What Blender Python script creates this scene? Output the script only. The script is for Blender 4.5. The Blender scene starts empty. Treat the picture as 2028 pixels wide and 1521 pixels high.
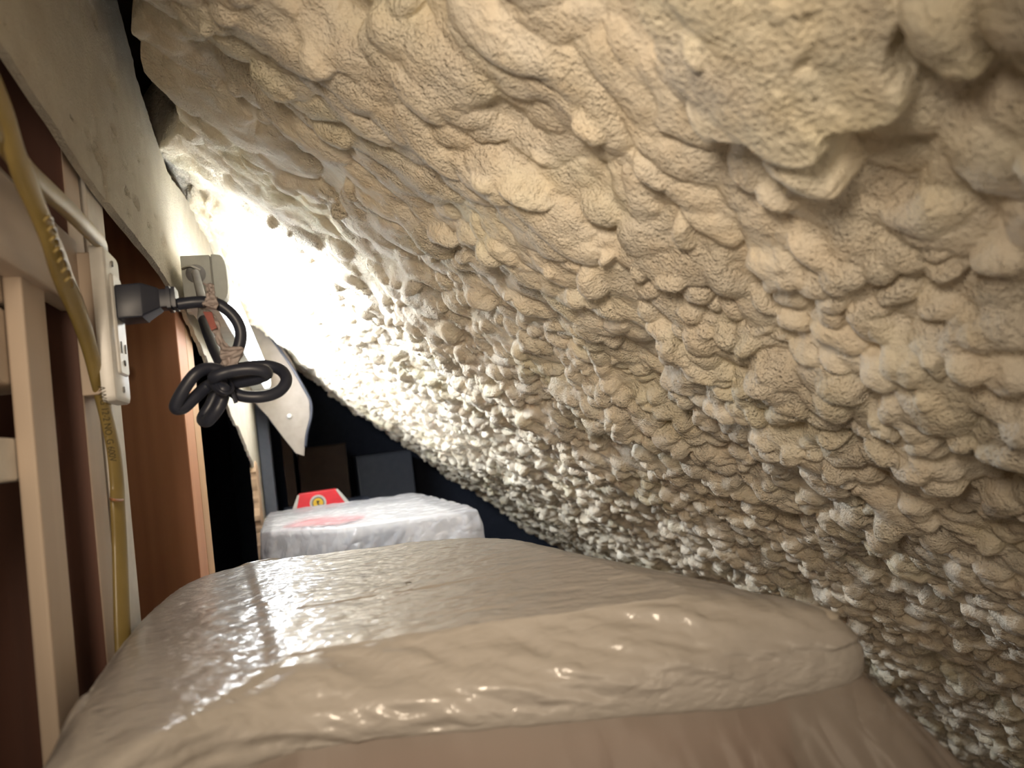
import bpy, bmesh, math
import numpy as np
from mathutils import Vector, Matrix

# ------------------------------------------------------------------ camera, light, exposure
SC = bpy.context.scene
COL = SC.collection
H = 0.95                                  # camera height above the floor
FPX, CX, CY = 1352.0, 1014.0, 760.5       # focal length and centre in pixels of the 2028 x 1521 frame


def ray(px, py):
    return np.array([(px - CX) / FPX, -(py - CY) / FPX, -1.0])


_ey = ray(600, 900); _ey /= np.linalg.norm(_ey)
_ez = np.array([-.13, 1, 0.]); _ez[2] = -(_ez[:2] @ _ey[:2]) / _ey[2]; _ez /= np.linalg.norm(_ez)
_ex = np.cross(_ey, _ez)
R = np.array([_ex, _ey, _ez])


def d(px, py): return R @ ray(px, py)
def atY(px, py, Y): v = d(px, py); return v * Y / v[1]
def atX(px, py, X): v = d(px, py); return v * X / v[0]
def atZ(px, py, Z): v = d(px, py); return v * Z / v[2]


cam_data = bpy.data.cameras.new('camera')
cam = bpy.data.objects.new('camera', cam_data); COL.objects.link(cam)
cam_data.sensor_width = 36.0
cam_data.lens = 36.0 * FPX / 2028.0
cam_data.clip_start = 0.01
m4 = Matrix([list(R[0]) + [0], list(R[1]) + [0], list(R[2]) + [H], [0, 0, 0, 1]])
cam.matrix_world = m4
cam_data.dof.use_dof = True
cam_data.dof.focus_distance = 0.72
cam_data.dof.aperture_fstop = 7.5
SC.camera = cam

SC.view_settings.view_transform = 'Standard'
SC.view_settings.look = 'None'
SC.view_settings.gamma = 1.0
SC.view_settings.use_curve_mapping = False
SC.view_settings.exposure = 0.33

world = bpy.data.worlds.new('world'); SC.world = world; world.use_nodes = True
world.node_tree.nodes['Background'].inputs[0].default_value = (1.0, .80, .56, 1)
world.node_tree.nodes['Background'].inputs[1].default_value = 0.58

LAMP_STRENGTH = 39.0                      # the LED tube's diffuser


def area_light(name, loc, target, size, power, col):
    l = bpy.data.lights.new(name, 'AREA'); l.shape = 'RECTANGLE'; l.size, l.size_y = size
    l.energy = power; l.color = col
    o = bpy.data.objects.new(name, l); COL.objects.link(o)
    o.location = loc
    o.rotation_euler = (Vector(target) - Vector(loc)).to_track_quat('-Z', 'Y').to_euler()
    return o


# unseen warm fill, added behind the camera to lighten the left wall
area_light('added_rear_fill', (.22, -.45, H - .12), (-.14, .5, H - .02), (.3, .3), .35, (1.0, .80, .60))
# second warm fill, added out of frame beside the camera to brighten the foam
area_light('added_foam_fill', (-.09, -.02, H + .13), (.55, 1.5, H - .22), (.07, .12), .52, (1.0, .82, .62)).data.spread = math.radians(85)

SC.cycles.use_denoising = True
SC.cycles.use_adaptive_sampling = True
SC.cycles.adaptive_threshold = 0.035
SC.cycles.max_bounces = 10
SC.cycles.diffuse_bounces = 7
SC.cycles.transparent_max_bounces = 12
SC.cycles.sample_clamp_indirect = 6.0
rng = np.random.RandomState(7)


# ------------------------------------------------------------------ materials
def mat(name, color=(.8, .8, .8), rough=.5, metal=0.0, spec=.5):
    m = bpy.data.materials.new(name); m.use_nodes = True
    nt = m.node_tree; b = nt.nodes['Principled BSDF']
    b.inputs['Base Color'].default_value = (*color, 1)
    b.inputs['Roughness'].default_value = rough
    b.inputs['Metallic'].default_value = metal
    b.inputs['Specular IOR Level'].default_value = spec
    m['b'] = 1
    return m, nt, b


def N(nt, kind, **kw):
    n = nt.nodes.new(kind)
    for k, v in kw.items():
        if k in n.inputs: n.inputs[k].default_value = v
        else: setattr(n, k, v)
    return n


def coords(nt, scale=(1, 1, 1), rot=(0, 0, 0)):
    g = nt.nodes.new('ShaderNodeNewGeometry')
    mp = nt.nodes.new('ShaderNodeMapping')
    mp.inputs['Scale'].default_value = scale; mp.inputs['Rotation'].default_value = rot
    nt.links.new(g.outputs['Position'], mp.inputs['Vector'])
    return mp.outputs['Vector']


def noise(nt, vec, scale, detail=4, rough=.55):
    n = N(nt, 'ShaderNodeTexNoise'); n.inputs['Scale'].default_value = scale
    n.inputs['Detail'].default_value = detail; n.inputs['Roughness'].default_value = rough
    nt.links.new(vec, n.inputs['Vector']); return n.outputs['Fac']


def ramp(nt, fac, stops):
    r = nt.nodes.new('ShaderNodeValToRGB'); e = r.color_ramp.elements
    while len(e) < len(stops): e.new(.5)
    for k, (p, c) in zip(range(len(stops)), stops):
        e[k].position = p; e[k].color = (*c, 1) if len(c) == 3 else c
    nt.links.new(fac, r.inputs['Fac']); return r.outputs['Color']


def mathn(nt, op, a, b=None):
    n = nt.nodes.new('ShaderNodeMath'); n.operation = op
    for k, v in ((0, a), (1, b)):
        if v is None: continue
        if isinstance(v, (int, float)): n.inputs[k].default_value = v
        else: nt.links.new(v, n.inputs[k])
    return n.outputs[0]


def bump(nt, b, hgt, strength, dist, prev=None):
    n = nt.nodes.new('ShaderNodeBump'); n.inputs['Strength'].default_value = strength
    n.inputs['Distance'].default_value = dist
    nt.links.new(hgt, n.inputs['Height'])
    if prev is not None: nt.links.new(prev, n.inputs['Normal'])
    nt.links.new(n.outputs['Normal'], b.inputs['Normal']); return n.outputs['Normal']


def plain(name, color, rough=.5, metal=0., grain=0., gscale=200., spec=.5):
    m, nt, b = mat(name, color, rough, metal, spec)
    v = coords(nt)
    n = noise(nt, v, gscale * .2, 5)
    c = ramp(nt, n, [(.3, tuple(x * .88 for x in color)), (.7, tuple(min(1, x * 1.08) for x in color))])
    nt.links.new(c, b.inputs['Base Color'])
    if grain: bump(nt, b, noise(nt, v, gscale, 3), grain, .001)
    return m


def wood(name, c0, c1, scale=60., rough=.6, axis='Z'):
    m, nt, b = mat(name, c0, rough)
    st = {'Z': (1, 1, .06), 'Y': (1, .06, 1), 'X': (.06, 1, 1)}[axis]
    v = coords(nt, st)
    n1 = noise(nt, v, scale, 5, .6)
    w = N(nt, 'ShaderNodeTexWave'); w.inputs['Scale'].default_value = scale * .55
    w.inputs['Distortion'].default_value = 7; w.inputs['Detail'].default_value = 3
    nt.links.new(v, w.inputs['Vector'])
    f = mathn(nt, 'MULTIPLY_ADD', w.outputs['Fac'], .15); nt.nodes[-1].inputs[2].default_value = 0
    f = mathn(nt, 'ADD', f, mathn(nt, 'MULTIPLY', n1, .85))
    c = ramp(nt, f, [(.25, c0), (.75, c1)])
    kn = N(nt, 'ShaderNodeTexVoronoi'); kn.inputs['Scale'].default_value = 9.0
    nt.links.new(coords(nt, (1, 1, .5)), kn.inputs['Vector'])
    k = ramp(nt, kn.outputs['Distance'], [(.045, (.25, .15, .1)), (.075, (1, 1, 1))])
    mx = N(nt, 'ShaderNodeMixRGB'); mx.blend_type = 'MULTIPLY'; mx.inputs[0].default_value = .8
    nt.links.new(c, mx.inputs[1]); nt.links.new(k, mx.inputs[2])
    nt.links.new(mx.outputs[0], b.inputs['Base Color'])
    bump(nt, b, f, .35, .002)
    return m


def film(name, color, alpha, rough=.25, wr=90., ws=.5, stretch=(1, 1, 1), coat=.6, ridge=.35):
    m, nt, b = mat(name, color, rough)
    b.inputs['Coat Weight'].default_value = coat; b.inputs['Coat Roughness'].default_value = .12
    v = coords(nt, stretch)
    a = noise(nt, v, wr, 4, .6); a2 = noise(nt, coords(nt), wr * .25, 3)
    p = bump(nt, b, a, ws, .0015); p2 = bump(nt, b, a2, ws * .8, .006, p)
    rg = mathn(nt, 'ABSOLUTE', mathn(nt, 'SUBTRACT', noise(nt, coords(nt, tuple(max(q, .45) for q in stretch), (.4, .3, .5)), wr * .3, 2), .5))
    p2 = bump(nt, b, ramp(nt, rg, [(0, (0, 0, 0)), (.10, (1, 1, 1))]), ridge, .004, p2)
    nt.links.new(p2, b.inputs['Coat Normal'])
    out = nt.nodes['Material Output']; tr = nt.nodes.new('ShaderNodeBsdfTransparent')
    tl = nt.nodes.new('ShaderNodeBsdfTranslucent'); tl.inputs['Color'].default_value = (*color, 1)
    m1 = nt.nodes.new('ShaderNodeMixShader'); m1.inputs[0].default_value = .25
    nt.links.new(b.outputs[0], m1.inputs[1]); nt.links.new(tl.outputs[0], m1.inputs[2])
    m2 = nt.nodes.new('ShaderNodeMixShader'); m2.inputs[0].default_value = alpha
    nt.links.new(tr.outputs[0], m2.inputs[1]); nt.links.new(m1.outputs[0], m2.inputs[2])
    nt.links.new(m2.outputs[0], out.inputs['Surface'])
    return m


def foam_material():
    m, nt, b = mat('spray_foam', (.80, .74, .58), .85, spec=.18)
    v = coords(nt)
    big = noise(nt, v, 7, 3); mid = noise(nt, v, 35, 3)
    c1 = ramp(nt, big, [(.35, (.95, .86, .69)), (.5, (.94, .87, .74)), (.70, (.93, .87, .66))])
    c2 = ramp(nt, mid, [(.35, (.97, .93, .88)), (.6, (1, 1, 1))])
    mx = N(nt, 'ShaderNodeMixRGB'); mx.blend_type = 'MULTIPLY'; mx.inputs[0].default_value = 1
    nt.links.new(c1, mx.inputs[1]); nt.links.new(c2, mx.inputs[2])
    nt.links.new(mx.outputs[0], b.inputs['Base Color'])
    # grain: pitted skin in patches, smooth skin between them
    g = noise(nt, v, 520, 3, .6); vo = N(nt, 'ShaderNodeTexVoronoi'); vo.inputs['Scale'].default_value = 420
    nt.links.new(v, vo.inputs['Vector'])
    gg = mathn(nt, 'ADD', g, mathn(nt, 'MULTIPLY', vo.outputs['Distance'], .6))
    mask = ramp(nt, noise(nt, v, 13, 3), [(.42, (.08, .08, .08)), (.6, (1, 1, 1))])
    gm = mathn(nt, 'MULTIPLY', gg, mask)
    p = bump(nt, b, gm, .85, .0034)
    bump(nt, b, noise(nt, v, 170, 4, .65), .6, .0075, p)
    return m


M = {}
M['foam'] = foam_material()
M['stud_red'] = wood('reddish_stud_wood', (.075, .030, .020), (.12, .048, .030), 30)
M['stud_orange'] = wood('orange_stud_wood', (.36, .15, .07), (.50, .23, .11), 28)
M['stud_edge'] = wood('stud_edge_wood', (.34, .19, .09), (.48, .29, .15), 28)
M['pine'] = wood('pale_pine', (.50, .40, .31), (.60, .49, .39), 30)
M['pine_y'] = wood('pale_pine_board', (.46, .38, .31), (.60, .51, .43), 35, axis='Y')
M['white_paint'] = plain('white_paint', (.78, .74, .68), .5, grain=.2)
M['plastic_white'] = plain('white_plastic', (.82, .81, .78), .35, grain=.05)
M['outlet_face'] = plain('socket_face', (.74, .73, .70), .3)
M['slot'] = plain('slot_dark', (.03, .03, .03), .6)
M['steel'] = plain('steel', (.55, .55, .54), .35, 1.0)
M['black_rubber'] = plain('black_rubber', (.024, .028, .045), .40)  # bluish: the lamp's glare is mixed into the black
M['knockout_lit_cord'] = plain('knockout_lit_cord', (.33, .33, .34), .5)  # knockout grey, also the cord's lit upper end painted pale
M['lamp_body'] = plain('lamp_body', (.62, .64, .62), .45)
M['lamp_cap'] = plain('lamp_cap', (.66, .70, .68), .4)
M['tag'] = plain('paper_tag', (.42, .36, .34), .75, grain=.8, gscale=500)
M['tag_red'] = plain('red_tag', (.36, .12, .10), .75, grain=.5, gscale=500)
M['yellow'] = plain('yellow_sheath', (.26, .19, .062), .33, grain=.15, gscale=150)
M['ink'] = plain('ink', (.06, .045, .02), .7)
M['dark'] = plain('dark_sheathing', (.050, .036, .050), .9)  # raised tone: haze over the blacks is put into the colour
M['dark_blue'] = plain('dark_blue', (.045, .058, .095), .8)  # lifted likewise, with the haze put into this blue
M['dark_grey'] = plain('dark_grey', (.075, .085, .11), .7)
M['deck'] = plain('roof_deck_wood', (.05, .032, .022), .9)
M['floor'] = plain('floor_wood', (.16, .12, .09), .7)
M['panel'] = plain('cream_panel', (.27, .235, .205), .8, grain=.2)
M['paper_edge'] = plain('torn_edge', (.42, .29, .19), .95, grain=1., gscale=300)
M['pink'] = plain('pink_plastic', (.38, .17, .14), .5)
M['bin_white'] = plain('white_bin', (.72, .71, .69), .5)
M['lid_cream'] = plain('cream_lid', (.55, .50, .43), .5)
M['red'] = plain('red_card', (.75, .035, .05), .4)
M['gold'] = plain('gold_print', (.85, .55, .05), .4)
M['silver'] = plain('silver_print', (.62, .60, .56), .4)
M['blue_grey'] = plain('blue_grey_label', (.07, .10, .14), .6)
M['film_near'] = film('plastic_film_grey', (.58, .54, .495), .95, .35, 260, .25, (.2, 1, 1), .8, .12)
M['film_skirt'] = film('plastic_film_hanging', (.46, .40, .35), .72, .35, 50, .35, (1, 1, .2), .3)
M['film_white'] = film('plastic_film_white', (.80, .80, .83), .62, .25, 70, .6, (1, 1, 1), .6)

mm = bpy.data.materials.new('lit_diffuser'); mm.use_nodes = True
nt = mm.node_tree; b = nt.nodes['Principled BSDF']
b.inputs['Base Color'].default_value = (.9, .9, .9, 1)
b.inputs['Emission Color'].default_value = (.90, .95, 1.0, 1); b.inputs['Emission Strength'].default_value = LAMP_STRENGTH
M['diffuser'] = mm

m, nt, b = mat('drywall_band', (.62, .58, .48), .85, spec=.2)
v = coords(nt)
c = ramp(nt, noise(nt, v, 25, 4), [(.3, (.56, .51, .42)), (.7, (.66, .62, .52))])
nt.links.new(c, b.inputs['Base Color'])
p = bump(nt, b, noise(nt, v, 420, 3, .7), 1.0, .003)
sv = coords(nt, (1, .2, 1))
bump(nt, b, noise(nt, coords(nt, (1, 1, .12)), 300, 3), .5, .002, p)
M['band'] = m


# ------------------------------------------------------------------ object helpers
def link_mesh(name, verts, faces, material, parent=None, smooth=True, edge_bevel=0.0):
    me = bpy.data.meshes.new(name)
    me.from_pydata([tuple(map(float, v)) for v in verts], [], [tuple(f) for f in faces])
    me.update()
    o = bpy.data.objects.new(name, me); COL.objects.link(o)
    if isinstance(material, (list, tuple)):
        for q in material: me.materials.append(q)
    else: me.materials.append(material)
    for p in me.polygons: p.use_smooth = smooth
    if parent is not None: attach(o, parent)
    if edge_bevel:
        md = o.modifiers.new('bevel', 'BEVEL'); md.width = edge_bevel; md.segments = 2; md.limit_method = 'ANGLE'
        md.harden_normals = False
        for p in me.polygons: p.use_smooth = False
    return o


def attach(o, parent):
    o.parent = parent
    o.matrix_parent_inverse = Matrix.Translation(-Vector(parent.location))


def tag(o, label=None, cat=None, group=None, kind=None):
    if label: o['label'] = label
    if cat: o['category'] = cat
    if group: o['group'] = group
    if kind: o['kind'] = kind
    return o


def thing(name, label, cat, loc, group=None):
    o = bpy.data.objects.new(name, None); COL.objects.link(o)
    o.location = (loc[0], loc[1], loc[2] + H); o.empty_display_size = .02
    return tag(o, label, cat, group)


def W(p): return (p[0], p[1], p[2] + H)      # camera-height frame -> world


def box(name, x0, x1, y0, y1, z0, z1, material, parent=None, bev=.0015):
    vs = [W((x, y, z)) for x in (x0, x1) for y in (y0, y1) for z in (z0, z1)]
    fs = [(0, 1, 3, 2), (4, 6, 7, 5), (0, 4, 5, 1), (2, 3, 7, 6), (0, 2, 6, 4), (1, 5, 7, 3)]
    return link_mesh(name, vs, fs, material, parent, False, bev)


def prism(name, pts, ext, material, parent=None, bev=0.0):
    """polygon pts (3-D, camera frame) pushed along the vector ext"""
    n = len(pts); e = np.array(ext)
    vs = [W(p) for p in pts] + [W(np.array(p) + e) for p in pts]
    fs = [tuple(range(n))[::-1], tuple(range(n, 2 * n))] + [(k, (k + 1) % n, n + (k + 1) % n, n + k) for k in range(n)]
    o = link_mesh(name, vs, fs, material, parent, False, bev)
    bm = bmesh.new(); bm.from_mesh(o.data); bmesh.ops.recalc_face_normals(bm, faces=bm.faces); bm.to_mesh(o.data); bm.free()
    return o


def spline(pts, n):
    """Catmull-Rom through pts, n samples per span"""
    P = [np.array(p, float) for p in pts]
    P = [2 * P[0] - P[1]] + P + [2 * P[-1] - P[-2]]
    out = []
    for k in range(1, len(P) - 2):
        for t in np.linspace(0, 1, n, endpoint=False):
            a, b_, c_, e = P[k - 1], P[k], P[k + 1], P[k + 2]
            out.append(.5 * ((2 * b_) + (-a + c_) * t + (2 * a - 5 * b_ + 4 * c_ - e) * t * t + (-a + 3 * b_ - 3 * c_ + e) * t ** 3))
    out.append(P[-2]); return np.array(out)


def tube(name, pts, r, material, parent=None, n=10, sides=14, flat=1.0, widthdir=None, closed=False, twist=None, rad=None):
    c = spline(pts, n) if n > 1 else np.array(pts, float)
    L = len(c); T = np.gradient(c, axis=0); T /= np.linalg.norm(T, axis=1)[:, None]
    vs = []; fs = []
    u = np.array(widthdir if widthdir is not None else (0, 0, 1.), float)
    for i in range(L):
        w = u - T[i] * (u @ T[i])
        if np.linalg.norm(w) < 1e-3: w = np.cross(T[i], (1, 0, 0))
        w /= np.linalg.norm(w)
        if widthdir is None: u = w
        q = np.cross(T[i], w)
        a0 = 0 if twist is None else twist[0] + (twist[1] - twist[0]) * i / (L - 1)
        rr = r if rad is None else r * np.interp(i / (L - 1), *rad)
        for k in range(sides):
            a = 2 * math.pi * k / sides
            cx, cy = rr * math.cos(a), rr * flat * math.sin(a)
            x = cx * math.cos(a0) - cy * math.sin(a0); y = cx * math.sin(a0) + cy * math.cos(a0)
            vs.append(W(c[i] + w * x + q * y))
    for i in range(L - 1):
        for k in range(sides):
            k2 = (k + 1) % sides
            fs.append((i * sides + k, i * sides + k2, (i + 1) * sides + k2, (i + 1) * sides + k))
    fs.append(tuple(range(sides))[::-1]); fs.append(tuple((L - 1) * sides + k for k in range(sides)))
    return link_mesh(name, vs, fs, material, parent)


def cyl(name, c0, c1, r, material, parent=None, sides=20):
    return tube(name, [c0, c1], r, material, parent, n=1, sides=sides)


def grid_mesh(name, P, material, parent=None, keep=None):
    """P: (a, b, 3) world positions -> smooth quad grid made fast"""
    a, b_ = P.shape[:2]
    me = bpy.data.meshes.new(name)
    idx = np.arange(a * b_).reshape(a, b_)
    q = np.stack([idx[:-1, :-1], idx[1:, :-1], idx[1:, 1:], idx[:-1, 1:]], -1).reshape(-1, 4)
    if keep is not None:
        kk = keep[:-1, :-1] & keep[1:, 1:] & keep[1:, :-1] & keep[:-1, 1:]
        q = q[kk.reshape(-1)]
        used = np.unique(q); rm = np.zeros(a * b_, int); rm[used] = np.arange(len(used)); q = rm[q]
        co = P.reshape(-1, 3)[used]
    else: co = P.reshape(-1, 3)
    me.vertices.add(len(co)); me.vertices.foreach_set('co', co.astype(np.float32).ravel())
    me.loops.add(q.size); me.loops.foreach_set('vertex_index', q.astype(np.int32).ravel())
    me.polygons.add(len(q)); me.polygons.foreach_set('loop_start', (np.arange(len(q)) * 4).astype(np.int32))
    me.polygons.foreach_set('use_smooth', np.ones(len(q), bool))
    me.update(calc_edges=True)
    o = bpy.data.objects.new(name, me); COL.objects.link(o); me.materials.append(material)
    if parent is not None: attach(o, parent)
    return o


_lat = {}


def vnoise(x, y, s, seed=0):
    """smooth value noise in -1..1, feature size s"""
    if seed not in _lat: _lat[seed] = np.random.RandomState(seed + 100).uniform(-1, 1, (256, 256))
    g = _lat[seed]; X = x / s + 37.3; Y = y / s + 91.7
    i = np.floor(X).astype(int); j = np.floor(Y).astype(int); fx = X - i; fy = Y - j
    fx = fx * fx * fx * (fx * (fx * 6 - 15) + 10); fy = fy * fy * fy * (fy * (fy * 6 - 15) + 10)
    i &= 255; j &= 255; i2 = (i + 1) & 255; j2 = (j + 1) & 255
    return (g[i, j] * (1 - fx) + g[i2, j] * fx) * (1 - fy) + (g[i, j2] * (1 - fx) + g[i2, j2] * fx) * fy


def sstep(x, a, b_):
    t = np.clip((x - a) / (b_ - a), 0, 1); return t * t * (3 - 2 * t)


# ------------------------------------------------------------------ the roof slope under its spray foam
SL = math.radians(41.8); SS, CC = math.sin(SL), math.cos(SL)
D0 = .285                                 # distance of the bare slope from the camera
U1, V0, V1 = 2.24, -.5, 2.64
RES = .001


BIG = [(.577, .212, .082, .062, -.45, .52), (.860, .482, .082, .033, -.25, .85), (.785, .525, .034, .022, .8, .9), (.940, .455, .030, .022, .3, .9),
       (.66, .12, .05, .04, 0, .6), (.74, .34, .06, .03, .1, .6), (.60, .40, .05, .028, .0, .6), (.70, .45, .055, .022, .0, .7), (.62, .20, .035, .024, .3, .9)]


def smooth(a, n):
    a = a.copy()
    for _ in range(n):
        a[1:-1, 1:-1] = .2 * (a[:-2, 1:-1] + a[2:, 1:-1] + a[1:-1, :-2] + a[1:-1, 2:] + a[1:-1, 1:-1])
    return a


def foam_map():
    nu, nv = int(U1 / RES) + 1, int((V1 - V0) / RES) + 1
    U = (np.arange(nu) * RES)[:, None] * np.ones((1, nv)); V = np.ones((nu, 1)) * (V0 + np.arange(nv) * RES)[None]
    Hm = .008 * vnoise(U, V, .38, 1) + .009 * vnoise(U, V * 1.3, .15, 2) + .006 * vnoise(U * .7, V, .065, 3) + .032
    # swollen lines of foam along each rafter
    for rv, am in ((.06, .008), (.47, .016), (.93, .014), (1.31, .010), (1.73, .009), (2.15, .008), (2.56, .005)):
        w = rv + .025 * vnoise(U, V * 0, .25, 5) + .012 * vnoise(U, V * 0, .09, 6)
        Hm += am * np.exp(-((V - w) / .045) ** 2)
    Hm += -.012 * sstep(U, 1.0, 1.9)
    dt = np.float32
    Hm = Hm.astype(dt)

    def dome(cu, cv, ru, rv, ang, k, sink, tilt=0.0, p=.5, ref=None, off=0.0):
        rm = max(ru, rv)
        i0, i1 = max(0, int((cu - rm) / RES)), min(nu, int((cu + rm) / RES) + 2)
        j0, j1 = max(0, int((cv - rm - V0) / RES)), min(nv, int((cv + rm - V0) / RES) + 2)
        if i1 <= i0 or j1 <= j0: return
        du = (np.arange(i0, i1) * RES - cu)[:, None]; dv = (V0 + np.arange(j0, j1) * RES - cv)[None]
        ca, sa = math.cos(ang), math.sin(ang)
        a = (du * ca + dv * sa) / ru; b_ = (-du * sa + dv * ca) / rv
        q = 1 - a * a - b_ * b_
        ci, cj = min(nu - 1, max(0, int(cu / RES))), min(nv - 1, max(0, int((cv - V0) / RES)))
        rmn = min(ru, rv)
        h = (Hm if ref is None else ref)[ci, cj] + off + rmn * (k * np.clip(q, 0, 1) ** p - sink) + tilt * rmn * b_
        sub = Hm[i0:i1, j0:j1]
        np.maximum(sub, np.where(q > 0, h, -1).astype(dt), out=sub)

    r = np.random.RandomState(11)
    # large swellings
    ref = Hm.copy()
    for _ in range(1500):
        cu, cv = r.uniform(0, U1), r.uniform(V0, V1); s = r.uniform(.028, .06)
        if cu > 1.0: s *= .7
        dome(cu, cv, s * r.uniform(1.1, 1.9), s, r.normal(0, .45), r.uniform(.22, .34), .12, .08, ref=ref, off=r.uniform(-.003, .003))
    ref0 = smooth(ref, 2)
    # lobes: packed pillows
    ref = Hm.copy(); ref = smooth(ref, 6)
    for _ in range(19000):
        cu, cv = r.uniform(0, U1), r.uniform(V0, V1); s = r.uniform(.009, .025)
        if cu > .95: s *= .75
        el = r.uniform(1.0, 2.1) if cu < .95 else r.uniform(.9, 1.5)
        keep = 1.0
        for bu, bv, ru, rv, a, k in BIG[:3]:
            if ((cu - bu) / ru) ** 2 + ((cv - bv) / rv) ** 2 < .75: keep = 0
        if not keep: continue
        # patches where the skin stayed smooth
        sm = math.sin(cu * 11 + 2 * math.sin(cv * 7)) * math.sin(cv * 10 + cu * 4)
        if sm > .45 and r.uniform() < .8: continue
        dome(cu, cv, s * el, s, r.normal(0, .5), r.uniform(.42, .72) if cu < .75 else r.uniform(.6, 1.0), .16, .24, ref=ref, off=r.uniform(-.0025, .0022))
    for cu, cv, ru, rv, a, k in BIG:
        dome(cu, cv, ru, rv, a, k, .08, p=.72, ref=ref0)
    for _ in range(34):      # shallow folds on the largest bulge
        a_, q_ = r.uniform(0, 6.28), r.uniform(.1, .62); s = r.uniform(.012, .022)
        dome(BIG[0][0] + .055 * q_ * math.cos(a_), BIG[0][1] + .042 * q_ * math.sin(a_), s * 2, s, r.normal(.1, .2), r.uniform(.08, .15), .03, .05)
    # popcorn: dense low on the slope and towards the far end, sparse higher up
    ref = Hm.copy(); ref = smooth(ref, 3)
    for _ in range(42000):
        cu, cv = r.uniform(0, U1), r.uniform(V0, V1)
        dens = .04 + .9 * min(1, max(0, (cu - .55 + .25 * max(0, cv - .4)) / .35))
        nn = .5 + .5 * math.sin(cu * 17 + 3 * math.sin(cv * 9)) * math.sin(cv * 13 + cu * 5)
        if r.uniform() > dens * (.35 + .65 * nn): continue
        s = r.uniform(.005, .0135)
        dome(cu, cv, s * r.uniform(.9, 1.7), s, r.normal(0, .8), r.uniform(.8, 1.3), .22, .15, ref=ref, off=r.uniform(-.001, .002))
    # soften the creases a little
    for _ in range(1):
        Hm[1:-1, 1:-1] = .2 * (Hm[:-2, 1:-1] + Hm[2:, 1:-1] + Hm[1:-1, :-2] + Hm[1:-1, 2:] + Hm[1:-1, 1:-1])
    return Hm, nu, nv


FOAM_N = (1400, 1400)


def build_foam():
    Hm, nu, nv = foam_map()
    uc = .48
    t = np.linspace(math.asinh((0.0 - uc) / .22), math.asinh((U1 - .01 - uc) / .22), FOAM_N[0]); Us = uc + .22 * np.sinh(t)
    t = np.linspace(math.asinh((V0 + .01) / .24), math.asinh((V1 - .01) / .24), FOAM_N[1]); Vs = .24 * np.sinh(t)
    U, V = np.meshgrid(Us, Vs, indexing='ij')
    wu = U + .008 * vnoise(U, V, .055, 11) + .0035 * vnoise(U, V, .02, 12) + .0012 * vnoise(U, V, .007, 15)
    wv = V + .008 * vnoise(U, V, .05, 13) + .0035 * vnoise(U, V, .018, 14) + .0012 * vnoise(U, V, .007, 16)
    x = np.clip(wu / RES, 0, nu - 1.001); y = np.clip((wv - V0) / RES, 0, nv - 1.001)
    i, j = x.astype(int), y.astype(int); fx, fy = x - i, y - j
    h = (Hm[i, j] * (1 - fx) + Hm[i + 1, j] * fx) * (1 - fy) + (Hm[i, j + 1] * (1 - fx) + Hm[i + 1, j + 1] * fx) * fy
    h = h + .0006 * vnoise(U, V, .009, 17) + .0012 * vnoise(U, V, .022, 18)
    # the foam stops short of the wall near the camera and curls up to the deck there
    X = -.2 + U * CC
    edge = -.150 + .055 * (1 - sstep(V, .90, .99)) + .006 * vnoise(U, V, .05, 19) + .01 * vnoise(U * 0, V, .09, 20)
    dist = X - edge
    prof = np.sqrt(np.clip(dist / .022, 0, 1))
    h = h * prof + (1 - prof) * -.012
    h = np.where(dist < 0, -.02, h)
    sg = np.sqrt(np.clip((V1 - .02 - V) / .05, 0, 1)); h = h * sg + (1 - sg) * -.01
    P = np.stack([-.2 + U * CC - SS * h, V, (D0 + .2 * SS) / CC - U * SS - CC * h + H], -1)
    o = grid_mesh('ceiling', P, M['foam'], keep=(dist > -.004))
    tag(o, 'sloping attic ceiling covered in lumpy cream spray foam', None, None, 'structure')
    return o


build_foam()
# bare deck behind the foam
p0 = np.array([-.36, 0, (D0 + .03 + .36 * SS) / CC]); p1 = p0 + np.array([2.45 * CC, 0, -2.45 * SS])
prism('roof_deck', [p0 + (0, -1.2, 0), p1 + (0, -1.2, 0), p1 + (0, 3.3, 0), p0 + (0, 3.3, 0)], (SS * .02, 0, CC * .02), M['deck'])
tag(bpy.data.objects['roof_deck'], 'dark roof boards behind the foam', None, None, 'structure')

# ------------------------------------------------------------------ room shell
XW = -.132
o = box('floor', -.34, 1.75, -1.2, 3.3, -H - .03, -H, M['floor'], bev=0); tag(o, kind='structure')
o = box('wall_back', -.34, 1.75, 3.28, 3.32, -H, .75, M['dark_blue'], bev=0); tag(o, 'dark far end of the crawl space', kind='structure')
o = box('wall_outer', -.36, -.30, -1.2, 3.3, -H, .75, M['dark'], bev=0); tag(o, 'dark sheathing seen between the studs', kind='structure')


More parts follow.
